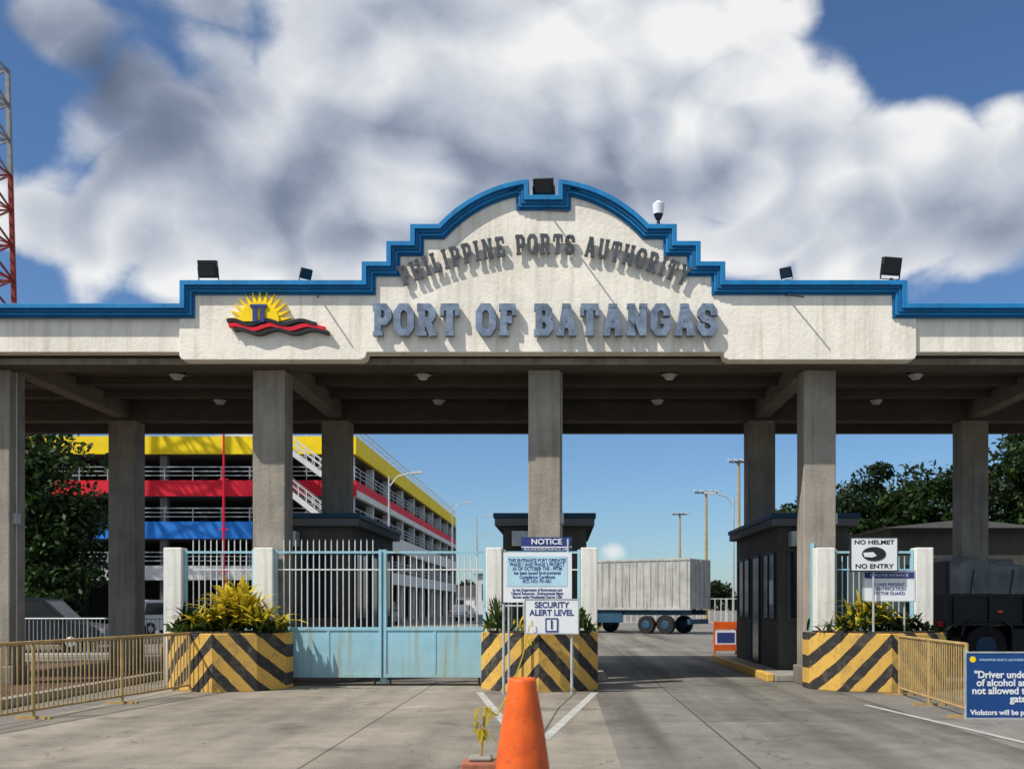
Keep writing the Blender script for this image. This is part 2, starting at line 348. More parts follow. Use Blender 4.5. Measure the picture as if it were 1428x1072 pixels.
t='PHILIPPINE PORTS AUTHORITY'; gap=.27
Wt=line_width(t,gap); Ra=5.84; span=.905; u=0
for c in t:
    w=G[c][0]; ang=-span/2+span*(u+w/2)/Wt
    k=span*Ra/Wt
    T=Matrix.Translation((CX+.02+Ra*math.sin(ang),0,7.87-Ra*(1-math.cos(ang))))@Matrix.Rotation(ang*.9,4,'Y')@Matrix.Translation((-w*k/2,0,-.18))
    glyph(mb,c,T,k,.36,FY-.095,FY-.06,.175)
    u+=w+gap
mb.obj('ports_authority_letters',gate,bevel=.002)
mb=MB(); ex,ez=-5.36,6.50
mb.m('yellow')
n=13; pts=[]
for i in range(n+1):
    a=math.pi*(i/n); a2=math.pi*((i+.5)/n)
    pts.append((ex+.33*math.cos(a),ez+.33*math.sin(a)))
    if i<n: pts.append((ex+.56*math.cos(a2),ez+.56*math.sin(a2)))
mb.prism(pts,FY-.06,FY-.005)
mb.prism([(ex+.35*math.cos(math.pi*i/20),ez+.35*math.sin(math.pi*i/20)) for i in range(21)],FY-.09,FY-.061)
mb.m('signnavy').box(ex-.11,ex-.03,FY-.12,FY-.091,ez-.02,ez+.24).box(ex+.02,ex+.10,FY-.12,FY-.091,ez-.02,ez+.24).box(ex-.15,ex+.14,FY-.125,FY-.0911,ez+.2401,ez+.29)
def wave(z,k,th,y0,y1,a,b):
    P=[(a+(b-a)*i/40,z+.045*math.sin(i/40*math.pi*5.2+.6)*(1-.3*i/40)) for i in range(41)]
    mb.m(k).ribbon(P,-th,th,y0,y1)
wave(ez-.02,'black',.03,FY-.11,FY-.01,-5.93,-4.35); wave(ez-.10,'red',.035,FY-.10,FY-.012,-5.9,-4.2); wave(ez-.18,'black',.028,FY-.11,FY-.01,-5.8,-4.12)
mb.obj('sunrise_emblem',gate)

def flood(x,z,y,s,name='floodlight',yaw=0,tilt=.25):
    mb=MB(); T=Matrix.Translation((x,y,z))@Matrix.Rotation(yaw,4,'Z')@Matrix.Rotation(tilt,4,'X')
    mb.m('black').box(-.5*s,.5*s,-.16*s,.2*s,-.45*s,.45*s,T)
    mb.m('dark').box(-.42*s,.42*s,-.18*s,-.165*s,-.37*s,.37*s,T)
    mb.m('black')
    for i in range(5): mb.box((-.35+i*.17)*s,(-.32+i*.17)*s,.205*s,.32*s,-.35*s,.35*s,T)
    mb.box(-.56*s,-.52*s,-.05*s,.05*s,-.62*s,.1*s,T).box(.52*s,.56*s,-.05*s,.05*s,-.62*s,.1*s,T).box(-.56*s,.56*s,-.05*s,.05*s,-.66*s,-.621*s,T)
    mb.cyl((x,y,z-.62*s),(x,y+.02,z-1.0*s),.035,None,8)
    return mb.obj(name,None,bevel=.008,loc=(x,y,z))
flood(-6.35,7.50,17.85,.33)
flood(5.90,7.55,17.85,.34,yaw=.2)
flood(CX+.0,8.93,17.8,.36,tilt=.5,yaw=-.1)
flood(-4.58,7.40,17.8,.2,yaw=.7,tilt=.5)
flood(4.0,7.42,17.8,.2,yaw=-.6,tilt=.5)
for x,z,dx,L,dz in ((CX+.05,8.5,.38,.93,.40),(-4.35,7.0,.1,.36,.16),(3.95,7.0,.25,.38,.16)):  # thin rods added and angled to cast the diagonal shadow lines on the fascia
    mb=MB().m('black').cyl((x,FY-.0,z),(x+dx,FY-L,z-dz),.016,.014,6)
    mb.obj('shadow_rod',None,loc=(x,FY,z))
mb=MB().m('black').cyl((1.73,17.9,8.1),(1.73,17.9,8.5),.03,None,8)
mb.m('purewhite').cyl((1.73,17.9,8.5),(1.73,17.9,8.68),.09,.11,14).cyl((1.73,17.9,8.68),(1.73,17.9,8.74),.11,.03,14)
mb.m('dark').cyl((1.73,17.9,8.41),(1.73,17.9,8.50),.05,.09,14)
mb.obj('security_camera',None,loc=(1.73,17.9,8.5))

# ------------------------------------------------------------------ posts, gates
for i,(a,b) in enumerate(((-7.26,-6.93),(-5.62,-5.27),(-1.39,-1.10),(.34,.64),(4.63,4.97),(6.44,6.76))):
    mb=MB().m('white').box(a,b,18.12,18.42,0,2.53)
    mb.obj('gate_post',None,bevel=.015,loc=((a+b)/2,18.27,0))
def leaf(p0,p1,name,panel=True,spikes=True,z0=.16,zt=2.47,bars='bars',step=.112):
    p0=Vector((*p0,0));p1=Vector((*p1,0));d=(p1-p0);L=d.length
    T=Matrix.Translation(p0)@Matrix.Rotation(math.atan2(d.y,d.x),4,'Z')
    mb=MB().m('gblue')
    w=.05
    mb.box(0,w,-.03,.03,z0,zt+.03,T).box(L-w,L,-.03,.03,z0,zt+.03,T).box(w+.001,L-w-.001,-.028,.028,zt-.04,zt,T).box(w+.001,L-w-.001,-.028,.028,z0,z0+.06,T)
    zb=z0+.07
    if panel:
        mb.box(w+.001,L-w-.001,-.028,.028,1.02,1.08,T); mb.box(w+.001,L-w-.001,-.010,.010,z0+.061,1.019,T)
        mb.box(L/2-.02,L/2+.02,-.022,.022,z0+.062,1.018,T); zb=1.081
        mb.m('black').cyl(T@Vector((.12,0,z0)),T@Vector((.12,0,.02)),.02,None,8).cyl(T@Vector((L-.12,0,z0)),T@Vector((L-.12,0,.02)),.02,None,8)
    mb.m(bars)
    mb.box(w+.001,L-w-.001,-.016,.016,2.12,2.145,T)
    n=int((L-2*w)/step)
    for i in range(n):
        x=w+(i+1)*(L-2*w)/(n+1)
        top_=zt+(.2 if spikes else .0)-(0 if spikes else .05)
        mb.cyl(T@Vector((x,0,zb)),T@Vector((x,0,top_-.04)),.012,None,6)
        if spikes: mb.cyl(T@Vector((x,0,top_-.04)),T@Vector((x,0,top_+.02)),.013,.001,6)
    return mb.obj(name,None,loc=tuple((p0+p1)/2))
leaf((-5.26,18.25),(-3.31,18.25),'steel_gate')
leaf((-3.27,18.25),(-1.40,18.25),'steel_gate',spikes=False)
mb=MB().m('gblue').box(-3.34,-3.22,18.3,18.36,.05,2.5); mb.obj('gate_centre_stile',None,loc=(-3.28,18.3,0))
leaf((-6.92,18.25),(-5.63,18.25),'side_gate')
leaf((-1.09,18.3),(.33,18.3),'side_gate',spikes=False)
leaf((4.98,18.25),(6.43,18.25),'side_gate',spikes=False,bars='gblue')
leaf((4.64,18.45),(4.80,20.2),'steel_gate',zt=2.6)

# ------------------------------------------------------------------ planters + plants
def planter(xc,hw):
    pts=[(-hw,18.08),(-hw,17.6),(-hw*.66,17.08),(0,16.85),(hw*.66,17.08),(hw,17.6),(hw,18.08)]
    pts=[(xc+x,y) for x,y in pts]
    mb=MB().m('stripe'); mb.prismz(pts,0,1.0)
    cx,cy=xc,17.55
    inner=[(cx+(x-cx)*.88,cy+(y-cy)*.86) for x,y in pts]
    mb.m('soil').prismz(inner,1.001,1.03)
    mb.obj('striped_planter',None,bevel=.02,loc=(xc,17.4,0))
planter(-5.93,1.05); planter(-.40,1.03); planter(5.58,1.22)
def blades(x,y,z,n,h,spread,w,mk,rx=.5,ry=.3,droop=.5):
    mb=MB().m(mk)
    for i in range(n):
        bx=x+random.gauss(0,rx*.5);by=y+random.uniform(-ry,ry)
        a=random.uniform(0,6.283);l=h*random.uniform(.3,.8);s=spread*random.uniform(.2,1.2)
        d=Vector((math.cos(a),math.sin(a),0)); side=Vector((-d.y,d.x,0)); 
        z0=z+random.uniform(0,.7)*h*max(.1,1-abs(bx-x)/rx)
        vs=[];K=4
        for k in range(K+1):
            t=k/K; p=Vector((bx,by,z0))+d*(s*l*t)+Vector((0,0,l*(t*.8-droop*s*t*t)))
            ww=w*random.uniform(.8,1.2)*(math.sin(math.pi*min(1,.15+t*.85))**.7)*(1 if k<K else .05)
            vs+=[p-side*ww/2,p+side*ww/2+Vector((0,0,.004))]
        mb.add(vs,[(2*k,2*k+1,2*k+3,2*k+2) for k in range(K)])
    return mb
def plantobj(name,specs,loc):
    e=empty(name,loc)
    for i,sp in enumerate(specs): blades(*sp).obj('leaves_%d'%i,e)
    return e
plantobj('croton_plant',[(-5.72,17.5,1.05,330,.98,1.0,.075,'croton',.6,.25,.6),(-5.75,17.5,1.0,260,.62,1.0,.07,'plantg',.85,.3,.6),(-5.2,17.45,1.0,60,.5,.9,.05,'plantg',.3,.3,.5)],(-5.72,17.5,1.0))
plantobj('shrub_plant',[(-6.55,17.6,1.0,160,.55,.9,.055,'leaf2',.3,.25,.5),(-5.9,17.3,1.0,140,.34,1.0,.05,'plantg',.8,.2,.5)],(-6.5,17.6,1.0))
plantobj('croton_plant',[(5.4,17.5,1.02,150,.80,1.0,.065,'croton',.5,.25,.6),(5.35,17.5,1.0,240,.6,1.0,.06,'plantg',.7,.3,.6)],(5.4,17.5,1.0))
plantobj('shrub_plant',[(6.1,17.5,1.0,160,.42,.9,.05,'leaf2',.5,.3,.5)],(6.1,17.5,1.0))
plantobj('shrub_plant',[(-1.15,17.6,1.0,90,.6,.8,.055,'plantg',.2,.3,.5),(.3,17.6,1.0,90,.5,.8,.055,'plantg',.25,.3,.5),(-.4,17.7,1.0,70,.4,.8,.05,'croton',.7,.2,.5)],(-.4,17.6,1.0))

# ------------------------------------------------------------------ signs
def board(mb,x0,x1,z0,z1,y,k,frame=None):
    mb.m(k).box(x0,x1,y,y+.02,z0,z1)
    if frame:
        mb.m(frame); t=.02
        mb.box(x0-t,x0-.001,y-.006,y+.026,z0-t,z1+t).box(x1+.001,x1+t,y-.006,y+.026,z0-t,z1+t).box(x0,x1,y-.006,y+.026,z0-t,z0-.001).box(x0,x1,y-.006,y+.026,z1+.001,z1+t)
Y=16.70
e=empty('gate_notice_sign',(-.4,Y,0))
mb=MB(); board(mb,-.69,.16,2.39,2.63,Y+.1,'signnavy'); mb.m('purewhite').box(-.69,.16,Y+.096,Y+.0995,2.455,2.47)
board(mb,-.99,.16,1.53,2.37,Y+.05,'purewhite'); mb.m('lightblue').box(-.93,.09,Y+.045,Y+.0495,1.80,2.31)
mb.m('steel').cyl((-.9,Y+.09,0),(-.9,Y+.09,2.35),.02,None,8).cyl((.1,Y+.09,1.4),(.1,Y+.09,2.6),.02,None,8)
mb.obj('boards',e)
text('NOTICE',-.265,Y+.094,2.55,.13,'purewhite',e,bold=.003,sx=1.1)
text('BOUNDS/ENTRANCE 24H',-.265,Y+.094,2.425,.06,'purewhite',e,sx=1.1)
text('THIS ENTRANCE PORT OPERATES\nPHASE 1 AND PHASE 2 PROJECT\nAS OF OCTOBER THE - PPTM\nhas been issued Environmental\nCompliance Certificate\nECC NO: 701-001',-.42,Y+.043,2.06,.082,'signnavy',e,bold=.001,sx=.78,line=.85)
text('by the Department of Environment and\nNatural Resources - Environmental Mgmt\nBureau under Presidential Decree 1586',-.42,Y+.047,1.68,.07,'signnavy',e,bold=.001,sx=.74,line=.85)
e=empty('security_alert_sign',(-.18,Y-.1,0)); y=Y-.15
mb=MB(); board(mb,-.61,.26,1.02,1.57,y,'purewhite','steel')
mb.m('steel').cyl((-.975,y+.02,0.0),(-.975,y+.02,1.5),.022,None,8).cyl((.16,y+.045,0),(.16,y+.045,1.5),.024,None,8).cyl((-.975,y+.045,1.47),(.16,y+.045,1.47),.016,None,8)
mb.obj('board_and_legs',e)
text('SECURITY\nALERT LEVEL',-.175,y-.004,1.42,.135,'signnavy',e,bold=.003,sx=.95,line=.95)
mb=MB(); board(mb,-.26,-.09,1.06,1.25,y-.008,'purewhite','signnavy'); mb.obj('number_frame',e)
text('1',-.175,y-.016,1.155,.2,'signnavy',e,bold=.004)
e=empty('no_helmet_no_entry_sign',(5.3,17.0,0)); y=17.0
mb=MB(); board(mb,4.936,5.72,2.076,2.627,y,'purewhite','black')
cx_=5.328; cz=2.357
mb.m('black'); pts=[(cx_+.20*math.cos(a)*(1 if math.cos(a)>0 else 1.05),cz+.12*math.sin(a)) for a in [i*math.pi/12 for i in range(24)]]
mb.prism(pts,y-.008,y-.001); mb.m('purewhite').prism([(cx_-.19,cz+.02),(cx_-.02,cz+.03),(cx_+.04,cz-.03),(cx_-.04,cz-.06),(cx_-.17,cz-.05)],y-.014,y-.0085)
mb.m('steel').cyl((cx_,y+.045,1.0),(cx_,y+.045,2.6),.02,None,8)
mb.obj('board',e)
text('NO HELMET',cx_,y-.003,2.555,.10,'black',e,bold=.002,sx=1.25)
text('NO ENTRY',cx_,y-.003,2.145,.105,'black',e,bold=.002,sx=1.25)
e=empty('information_sign',(5.6,17.12,0)); y=17.12
mb=MB(); board(mb,5.19,6.06,1.562,2.055,y,'purewhite','steel'); mb.m('signnavy').box(5.2,6.05,y-.006,y-.001,1.945,2.045)
mb.m('steel').cyl((5.9,y+.045,1.0),(5.9,y+.045,2.0),.018,None,8)
mb.obj('board',e)
text('EMPLOYEE ENTRANCE',5.62,y-.009,1.995,.065,'purewhite',e)
text('PLEASE PRESENT\nIDENTIFICATION\nTO THE GUARD',5.62,y-.004,1.76,.075,'signnavy',e,sx=1.0)
e=empty('driver_warning_sign',(5.9,13,0)); y=13.0
mb=MB(); board(mb,5.28,6.75,.02,.86,y,'signblue','steel')
mb.m('steel').cyl((5.3,y+.05,0),(5.3,y+.05,.9),.02,None,8).cyl((6.73,y+.05,0),(6.73,y+.05,.9),.02,None,8)
mb.m('yellow').prism([(5.36+.04*math.cos(i*.524),.78+.04*math.sin(i*.524)) for i in range(12)],y-.006,y-.001)
mb.obj('board',e)
text('PHILIPPINE PORTS AUTHORITY',5.45,y-.004,.77,.045,'lightblue',e,align='LEFT')
text('"Driver under influence\nof alcohol and drugs is\nnot allowed to enter the\ngate."',5.99,y-.004,.42,.128,'purewhite',e,bold=.003,line=.82)
text('Violators will be penalized',5.33,y-.004,.085,.095,'purewhite',e,align='LEFT',bold=.002)

# ------------------------------------------------------------------ fences
def fence(p0,p1,name,h=1.0,mk='fencey',step=.115,z0=.06,r=.011,foot=True):
    p0=Vector((*p0,0));p1=Vector((*p1,0));L=(p1-p0).length;u=(p1-p0)/L
    mb=MB().m(mk); up=Vector((0,0,1))
    mb.cyl(p0+up*h,p1+up*h,.024,None,8).cyl(p0+up*(z0+.06),p1+up*(z0+.06),.018,None,8)
    n=int(L/step)
    for i in range(n+1):
        p=p0+u*(L*i/n); q=p+u*random.uniform(-.006,.006); mb.cyl(p+up*(z0+.06),q+up*(h),r,None,6)
    k=max(1,round(L/2.0))
    for i in range(k+1):
        p=p0+u*(L*i/k); mb.cyl(p,p+up*h,.026,None,8)
        if foot:
            s=Vector((-u.y,u.x,0)); mb.beam(p-s*.25+up*.02,p+s*.25+up*.02,.05,.04)
    return mb.obj(name,None,loc=tuple((p0+p1)/2))
fence((-6.36,17.0),(-7.45,9.0),'railing_fence',step=.10)
fence((5.56,16.4),(5.33,13.12),'railing_fence',h=.97,step=.10)
fence((-17.5,27.5),(-10.9,27.5),'metal_fence',h=1.1,mk='steel',foot=False)
fence((-9.9,25.5),(-7.6,25.5),'metal_fence',h=1.1,mk='steel',foot=False)

# ------------------------------------------------------------------ booths
def booth(x0,x1,name='guard_booth',y0=20.5,y1=25.4):
    mb=MB().m('booth')
    e=empty(name,((x0+x1)/2,(y0+y1)/2,0))
    mb.box(x0,x1,y0,y1,.15,3.10)
    mb.m('pgrey').box(x0-.16,x1+.16,y0-.16,y1+.16,3.101,3.26)
    mb.m('bluedk').box(x0-.19,x1+.19,y0-.19,y1+.19,3.261,3.36)
    mb.obj('walls_and_roof',e,bevel=.015)
    mb=MB()
    mb.m('booth').box(x0+.18,x1-.18,y0-.03,y0-.001,1.15,2.65); mb.m('dark').box(x0+.25,x1-.25,y0-.035,y0-.031,1.22,2.58)
    mb.m('steel').box((x0+x1)/2-.02,(x0+x1)/2+.02,y0-.045,y0-.036,1.22,2.58)
    for xs,s in ((x0,-1),(x1,1)):
        for a,b,zz in ((y0+.3,y0+1.5,1.2),(y0+1.9,y0+2.75,.2),(y0+3.1,y0+4.5,1.2)):
            xa,xb=sorted((xs+s*.001,xs+s*.02)); mb.m('dark').box(xa,xb,a,b,zz,2.55)
            xa,xb=sorted((xs+s*.0205,xs+s*.04)); mb.m('bluedk').box(xa,xb,a-.05,a,zz,2.6).box(xa,xb,b,b+.05,zz,2.6).box(xa,xb,a,b,2.551,2.6)
            if zz>1: mb.box(xa,xb,(a+b)/2-.02,(a+b)/2+.02,zz,2.55)
    mb.m('purewhite').box(x0-.03,x0-.021,y0+.4,y0+.75,1.5,2.0)
    mb.m('steel').box(x0+.2,x0+.75,y0-.33,y0-.036,2.68,2.98)     # air conditioner
    mb.obj('windows_and_doors',e)
    mb=MB().m('kerb'); mb.box(x0-.35,x1+.35,19.15,26.2,0,.149); mb.obj('island_kerb',e,bevel=.03)
booth(-1.22,.5); booth(-6.15,-4.32); booth(4.45,5.9)
mb=MB().m('stripek').box(3.95,4.09,19.2,26.3,0,.16); mb.obj('striped_kerb',None,bevel=.02,loc=(4,22,0))

# ------------------------------------------------------------------ ground
def sheet(name,x0,x1,y0,y1,z,m):
    mb=MB().m(m); mb.add([(x0,y0,z),(x1,y0,z),(x1,y1,z),(x0,y1,z)],[(0,1,2,3)]); return mb.obj(name)
sheet('ground',-1500,1500,-300,3000,0,ground_mat('yard_concrete',(.21,.20,.185),(9,9)))
sheet('road_concrete_lane',-6.9,.55,0,19.2,.004,ground_mat('lane_concrete',(.30,.27,.225),(4.3,5.2),tyre=.18))
sheet('road_asphalt_lane',.555,4.75,0,60,.004,ground_mat('lane_asphalt',(.215,.202,.178),(4.2,7.0),tyre=.42))
sheet('road_inner_lane',-4.2,-1.6,19.205,60,.004,ground_mat('lane_inner',(.17,.16,.145),None,tyre=.3))
sheet('pavement_pavers',-30,-8.2,4,26,.004,ground_mat('red_pavers',(.15,.10,.075),(.4,.2),gap=.012))
mb=MB().m('kerb').box(-8.2,-8.0,3,26,0,.14); mb.obj('kerb',None,bevel=.02,loc=(-8.1,15,0))
mb=MB().m('stripek').box(-9.9,-8.4,24.6,25.0,0.005,.45); mb.obj('striped_kerb',None,bevel=.03,loc=(-9.2,24.8,0))
def rline(name,p0,p1,w):
    p0=Vector((*p0,0));p1=Vector((*p1,0));u=(p1-p0).normalized();s=Vector((-u.y,u.x,0))*w/2
    mb=MB().m('stoneline'); z=Vector((0,0,.008)); mb.add([p0-s+z,p0+s+z,p1+s+z,p1-s+z],[(0,1,2,3)]); mb.obj(name)
rline('road_marking',(-1.40,16.9),(-.42,10.6),.12); rline('road_marking',(.56,16.9),(-.2,11.0),.12)
rline('road_marking',(4.50,14.8),(5.15,9.5),.09)
rline('road_marking',(.9,30),(.9,58),.15); rline('road_marking',(4.4,44),(11,44),.2)
mb=MB().m('kerb')
mb.box(6,60,40,40.3,0,.14).box(-14,-1.6,60,60.3,0,.14).box(-60,-14,33,33.3,0,.14); mb.obj('kerb',None,bevel=.02,loc=(0,40,0))

# ------------------------------------------------------------------ cone, block, tape
mb=MB().m('orange'); cxn,cyn=-.30,7.5
prof=[(.235,.05),(.22,.10),(.195,.32),(.155,.60),(.112,.85),(.105,.92),(.098,.945),(.078,.945),(.075,.85)]
n=32;vs=[];fs=[]
for r,z in prof:
    for i in range(n): a=2*math.pi*i/n; rr_=r*(1+.02*math.sin(2*a+z*3)); vs.append((cxn+rr_*math.cos(a),cyn+rr_*math.sin(a),z))
for j in range(len(prof)-1):
    for i in range(n): fs.append((j*n+i,j*n+(i+1)%n,(j+1)*n+(i+1)%n,(j+1)*n+i))
mb.add(vs,fs); mb.box(cxn-.28,cxn+.28,cyn-.28,cyn+.28,.0,.05)
mb.obj('traffic_cone',None,loc=(cxn,cyn,0),smooth=True)
mb=MB().m('brick').box(-.86,-.55,8.4,8.7,0,.16).m('kerb').box(-.80,-.60,8.45,8.65,.161,.2); mb.obj('base_block',None,bevel=.02,loc=(-.7,8.5,0))
mb=MB().m('fencey').cyl((-.7,8.55,.19),(-.66,8.57,.62),.012,None,6)
mb.m('croton')
P=[Vector((-.66,8.5,.62)),Vector((-.62,9.4,.45)),Vector((-.58,11.5,.55)),Vector((-.56,14,.75)),Vector((-.54,16.5,1.15))]
for a,b in zip(P,P[1:]): mb.cyl(a,b,.010,None,5)
for i in range(18):
    c=P[0]+Vector((random.uniform(-.07,.05),random.uniform(-.03,.03),random.uniform(-.3,.05))); 
    mb.beam(c,c+Vector((random.uniform(-.06,.06),0,-.09)),.022,.004)
for i in range(8):
    c=P[4]+Vector((random.uniform(-.05,.05),0,random.uniform(-.3,.1))); mb.beam(c,c+Vector((random.uniform(-.06,.06),0,-.1)),.025,.004)
mb.obj('barrier_tape',None,loc=(-.66,9,0.3))

# ------------------------------------------------------------------ parking building
pk=empty('parking_building',(-30,100,0))
X0,X1,Y0,Y1=-62,-14.5,70,136
mb=MB()
lev=[(12.05,13.3,'yellow'),(9.1,10.2,'red'),(6.1,7.3,'royal'),(3.2,4.2,'pwhite')]
for a,b,k in lev:
    mb.m(k).box(X0,X1,Y0,Y0+.25,a,b)
    mb.m(k if k!='royal' else 'pwhite').box(X1-.25,X1,Y0+.2505,Y1,a+(.45 if k!='yellow' else 0),b)
    mb.m('pgrey').box(X0,X1-.26,Y0+.26,Y1,a,a+.45)
    if k!='yellow': mb.m('pwhite').box(X1-.3,X1+.02,Y0+.3,Y1,a-.02,a+.44)
mb.m('pgrey').box(X0,X0+.3,Y0,Y1,0,12).box(X0,X1,Y1-.3,Y1,0,12)
mb.box(X0,X1-6,Y0+22,Y0+22.3,0,12)
mb.obj('storey_bands',pk)
mb=MB().m('pwhite')
y=Y0+.6
while y<Y1:
    mb.box(X1-.85,X1-.3,y,y+.5,0,12.0); y+=7.2
x=X1-.9
while x>X0:
    mb.m('pgrey').box(x,x+.5,Y0+.3,Y0+.8,0,12.0)
    for yy in (78,86): mb.box(x,x+.5,yy,yy+.5,0,12)
    x-=6.5
mb.obj('frame_columns',pk)
mb=MB().m('steel')
for z in (10.2,7.3,4.2,13.3):
    for dz in (.35,.65,.95) if z<13 else (.4,.8):
        mb.beam((X0,Y0+.1,z+dz),(X1,Y0+.1,z+dz),.05,.05); mb.beam((X1-.1,Y0,z+dz),(X1-.1,Y1,z+dz),.05,.05)
    for i in range(34): mb.beam((X1-.1,Y0+2*i,z),(X1-.1,Y0+2*i,z+.95),.05,.05)
    for i in range(24): mb.beam((X0+2*i,Y0+.1,z),(X0+2*i,Y0+.1,z+.95),.05,.05)
mb.obj('railings',pk)
mb=MB()
for z1,z0 in ((12.6,10.2),(9.8,7.3),(7,4.4),(4,1.5)):
    mb.m('pwhite')
    xa,xb=-19.4,-16.2
    for yy in (67.2,68.8): 
        mb.beam((xa,yy,z1),(xb,yy,z0),.1,.35); 
        for h in (.6,1.0): mb.beam((xa,yy,z1+h),(xb,yy,z0+h),.06,.06)
        for i in range(7):
            t=i/6; p=Vector((xa+(xb-xa)*t,yy,z1+(z0-z1)*t)); mb.beam(p,p+Vector((0,0,1)),.05,.05)
    mb.m('pgrey')
    for i in range(12):
        t=i/12; p=Vector((xa+(xb-xa)*t,68,z1+(z0-z1)*t)); mb.box(p.x,p.x+.3,67.2,68.8,p.z-.05,p.z)
    mb.m('pwhite').box(xb,xb+1.4,67.2,69.9,z0-.2,z0); mb.box(xa-1.4,xa,67.2,69.9,z1-.2,z1)
mb.m('pgrey').box(-15.1,-14.8,67.2,67.5,0,13).box(-20.9,-20.6,67.2,67.5,0,13)
mb.obj('outside_staircase',pk)
mb=MB()
mb.m('red').cyl((-20.4,60,0),(-20.4,60,11.9),.09,.06,8)
for z in (3.5,6,9): mb.cyl((-20.7,60,z),(-20.1,60,z),.03,None,6)
mb.obj('red_mast',None,loc=(-20.4,60,0))

def tower(cx,cy,H,w0,w1):
    mb=MB(); n=16
    for i in range(n):
        za,zb=H*i/n,H*(i+1)/n; wa=w0+(w1-w0)*i/n; wb=w0+(w1-w0)*(i+1)/n
        mb.m('towerw' if i>12 else 'rust')
        ca=[Vector((cx+sx*wa/2,cy+sy*wa/2,za)) for sx,sy in ((-1,-1),(1,-1),(1,1),(-1,1))]
        cb=[Vector((cx+sx*wb/2,cy+sy*wb/2,zb)) for sx,sy in ((-1,-1),(1,-1),(1,1),(-1,1))]
        for k in range(4):
            mb.beam(ca[k],cb[k],.24,.24); mb.beam(ca[k],cb[(k+1)%4],.1,.1); mb.beam(ca[(k+1)%4],cb[k],.1,.1); mb.beam(cb[k],cb[(k+1)%4],.1,.1)
    mb.obj('lattice_radio_tower',None,loc=(cx,cy,0))
tower(-37.25,60,35,6.2,4.9)

# ------------------------------------------------------------------ street lamps
def mast(x,y,h,name='street_lamp',arms=((1,0),),L=1.0,r=.07):
    mb=MB().m('steel').cyl((x,y,0),(x,y,h),r,r*.6,10); mb.cyl((x,y,0),(x,y,.4),r*1.8,r*1.8,10)
    for ax,ay in arms:
        P=[Vector((x,y,h-.5)),Vector((x+ax*L*.4,y+ay*L*.4,h+.0)),Vector((x+ax*L,y+ay*L,h+.15))]
        for a,b in zip(P,P[1:]): mb.cyl(a,b,r*.5,r*.4,8)
        mb.m('glassl').beam(P[2],P[2]+Vector((ax*.55,ay*.55,.04)),.22,.09); mb.m('steel')
    mb.obj(name,None,loc=(x,y,0))
def high_mast(x,y,h,w):
    mb=MB().m('fencey').cyl((x,y,0),(x,y,h),.17,.10,10); mb.m('pgrey').beam((x-w/2,y,h),(x+w/2,y,h),.12,.12).beam((x,y-w/2,h),(x,y+w/2,h),.12,.12)
    for i in range(4):
        xx=x-w/2+w*i/3
        mb.m('steel').beam((xx-.16,y-.1,h+.22),(xx+.16,y-.3,h+.10),.26,.10).cyl((xx,y,h),(xx,y,h+.2),.04,None,6)
    mb.obj('high_mast_light',None,loc=(x,y,0))
high_mast(12.3,85,11.0,1.9); high_mast(13.0,110,11.4,1.6); high_mast(14.2,80,12.9,1.5)
mast(8.6,50,6.9,arms=((-1,0),),L=.9)
for y,x,h in ((46,-8.0,7.4),(78,-8.6,9.3),(98,-8.4,10.1),(122,-10.4,10.0)): mast(x,y,h,arms=((1,0),),L=1.0)

# ------------------------------------------------------------------ trees
def tree(name,x,y,h,rx,ry,zlow,n=9000,mk='leaf',ls=.22,clumps=60,trunk=.22):
    e=empty(name,(x,y,0))
    mb=MB().m('bark'); th=h*.5
    mb.cyl((x,y,0),(x+.1,y,th),trunk,trunk*.6,10)
    cs=[]
    for i in range(clumps):
        while True:
            p=rng.uniform(-1,1,3)
            if .25<np.linalg.norm(p)<1: break
        cs.append((x+p[0]*rx*.85,y+p[1]*ry*.85,(zlow+h)/2+p[2]*(h-zlow)/2*.88))
    for c in cs[:14]:
        b=Vector((x+.05,y,th*random.uniform(.55,1))); c=Vector(c); m=(b+c)/2+Vector((0,0,.2)); mb.cyl(b,m,trunk*.4,trunk*.22,6); mb.cyl(m,c,trunk*.22,.02,6)
    mb.obj('trunk',e)
    C=np.array(cs); R=rng.uniform(.45,1.0,clumps)*min(rx,(h-zlow)/2)*.38
    idx=rng.integers(0,clumps,n)
    d=rng.normal(size=(n,3)); d/=np.linalg.norm(d,axis=1)[:,None]; rr=rng.uniform(.25,1.12,n)**.6
    P=C[idx]+d*(R[idx]*rr)[:,None]*np.array([1.2,1.2,.75])
    a=rng.normal(size=(n,3)); a/=np.linalg.norm(a,axis=1)[:,None]
    b=np.cross(a,d+rng.normal(size=(n,3))*.5); b/=np.linalg.norm(b,axis=1)[:,None]+1e-6
    s=(ls*rng.uniform(.5,1.1,n))[:,None]
    V=np.stack([P-a*s*.9,P-b*s*.42,P+a*s*.9,P+b*s*.42],1).reshape(-1,3)
    me=bpy.data.meshes.new('crown'); F=np.arange(4*n).reshape(-1,4)
    me.from_pydata(V.tolist(),[],F.tolist()); me.materials.append(M[mk]); me.materials.append(M['leaf2'])
    cd=rng.random(clumps)<.35
    me.polygons.foreach_set('material_index',((rng.random(n)<.25)|cd[idx]).astype(int)); me.update()
    o=bpy.data.objects.new('crown',me); scene.collection.objects.link(o); setp(o,e)
tree('broadleaf_tree',-20.3,38,8.9,3.2,2.8,.6,18000,'leaf',.19,90)
tree('broadleaf_tree',-24.5,42,8.0,3.4,2.8,1,9000,'leaf',.22,60)
tree('broadleaf_tree',-18.8,36,4.6,1.6,1.6,.3,6000,'leaf',.16,40)
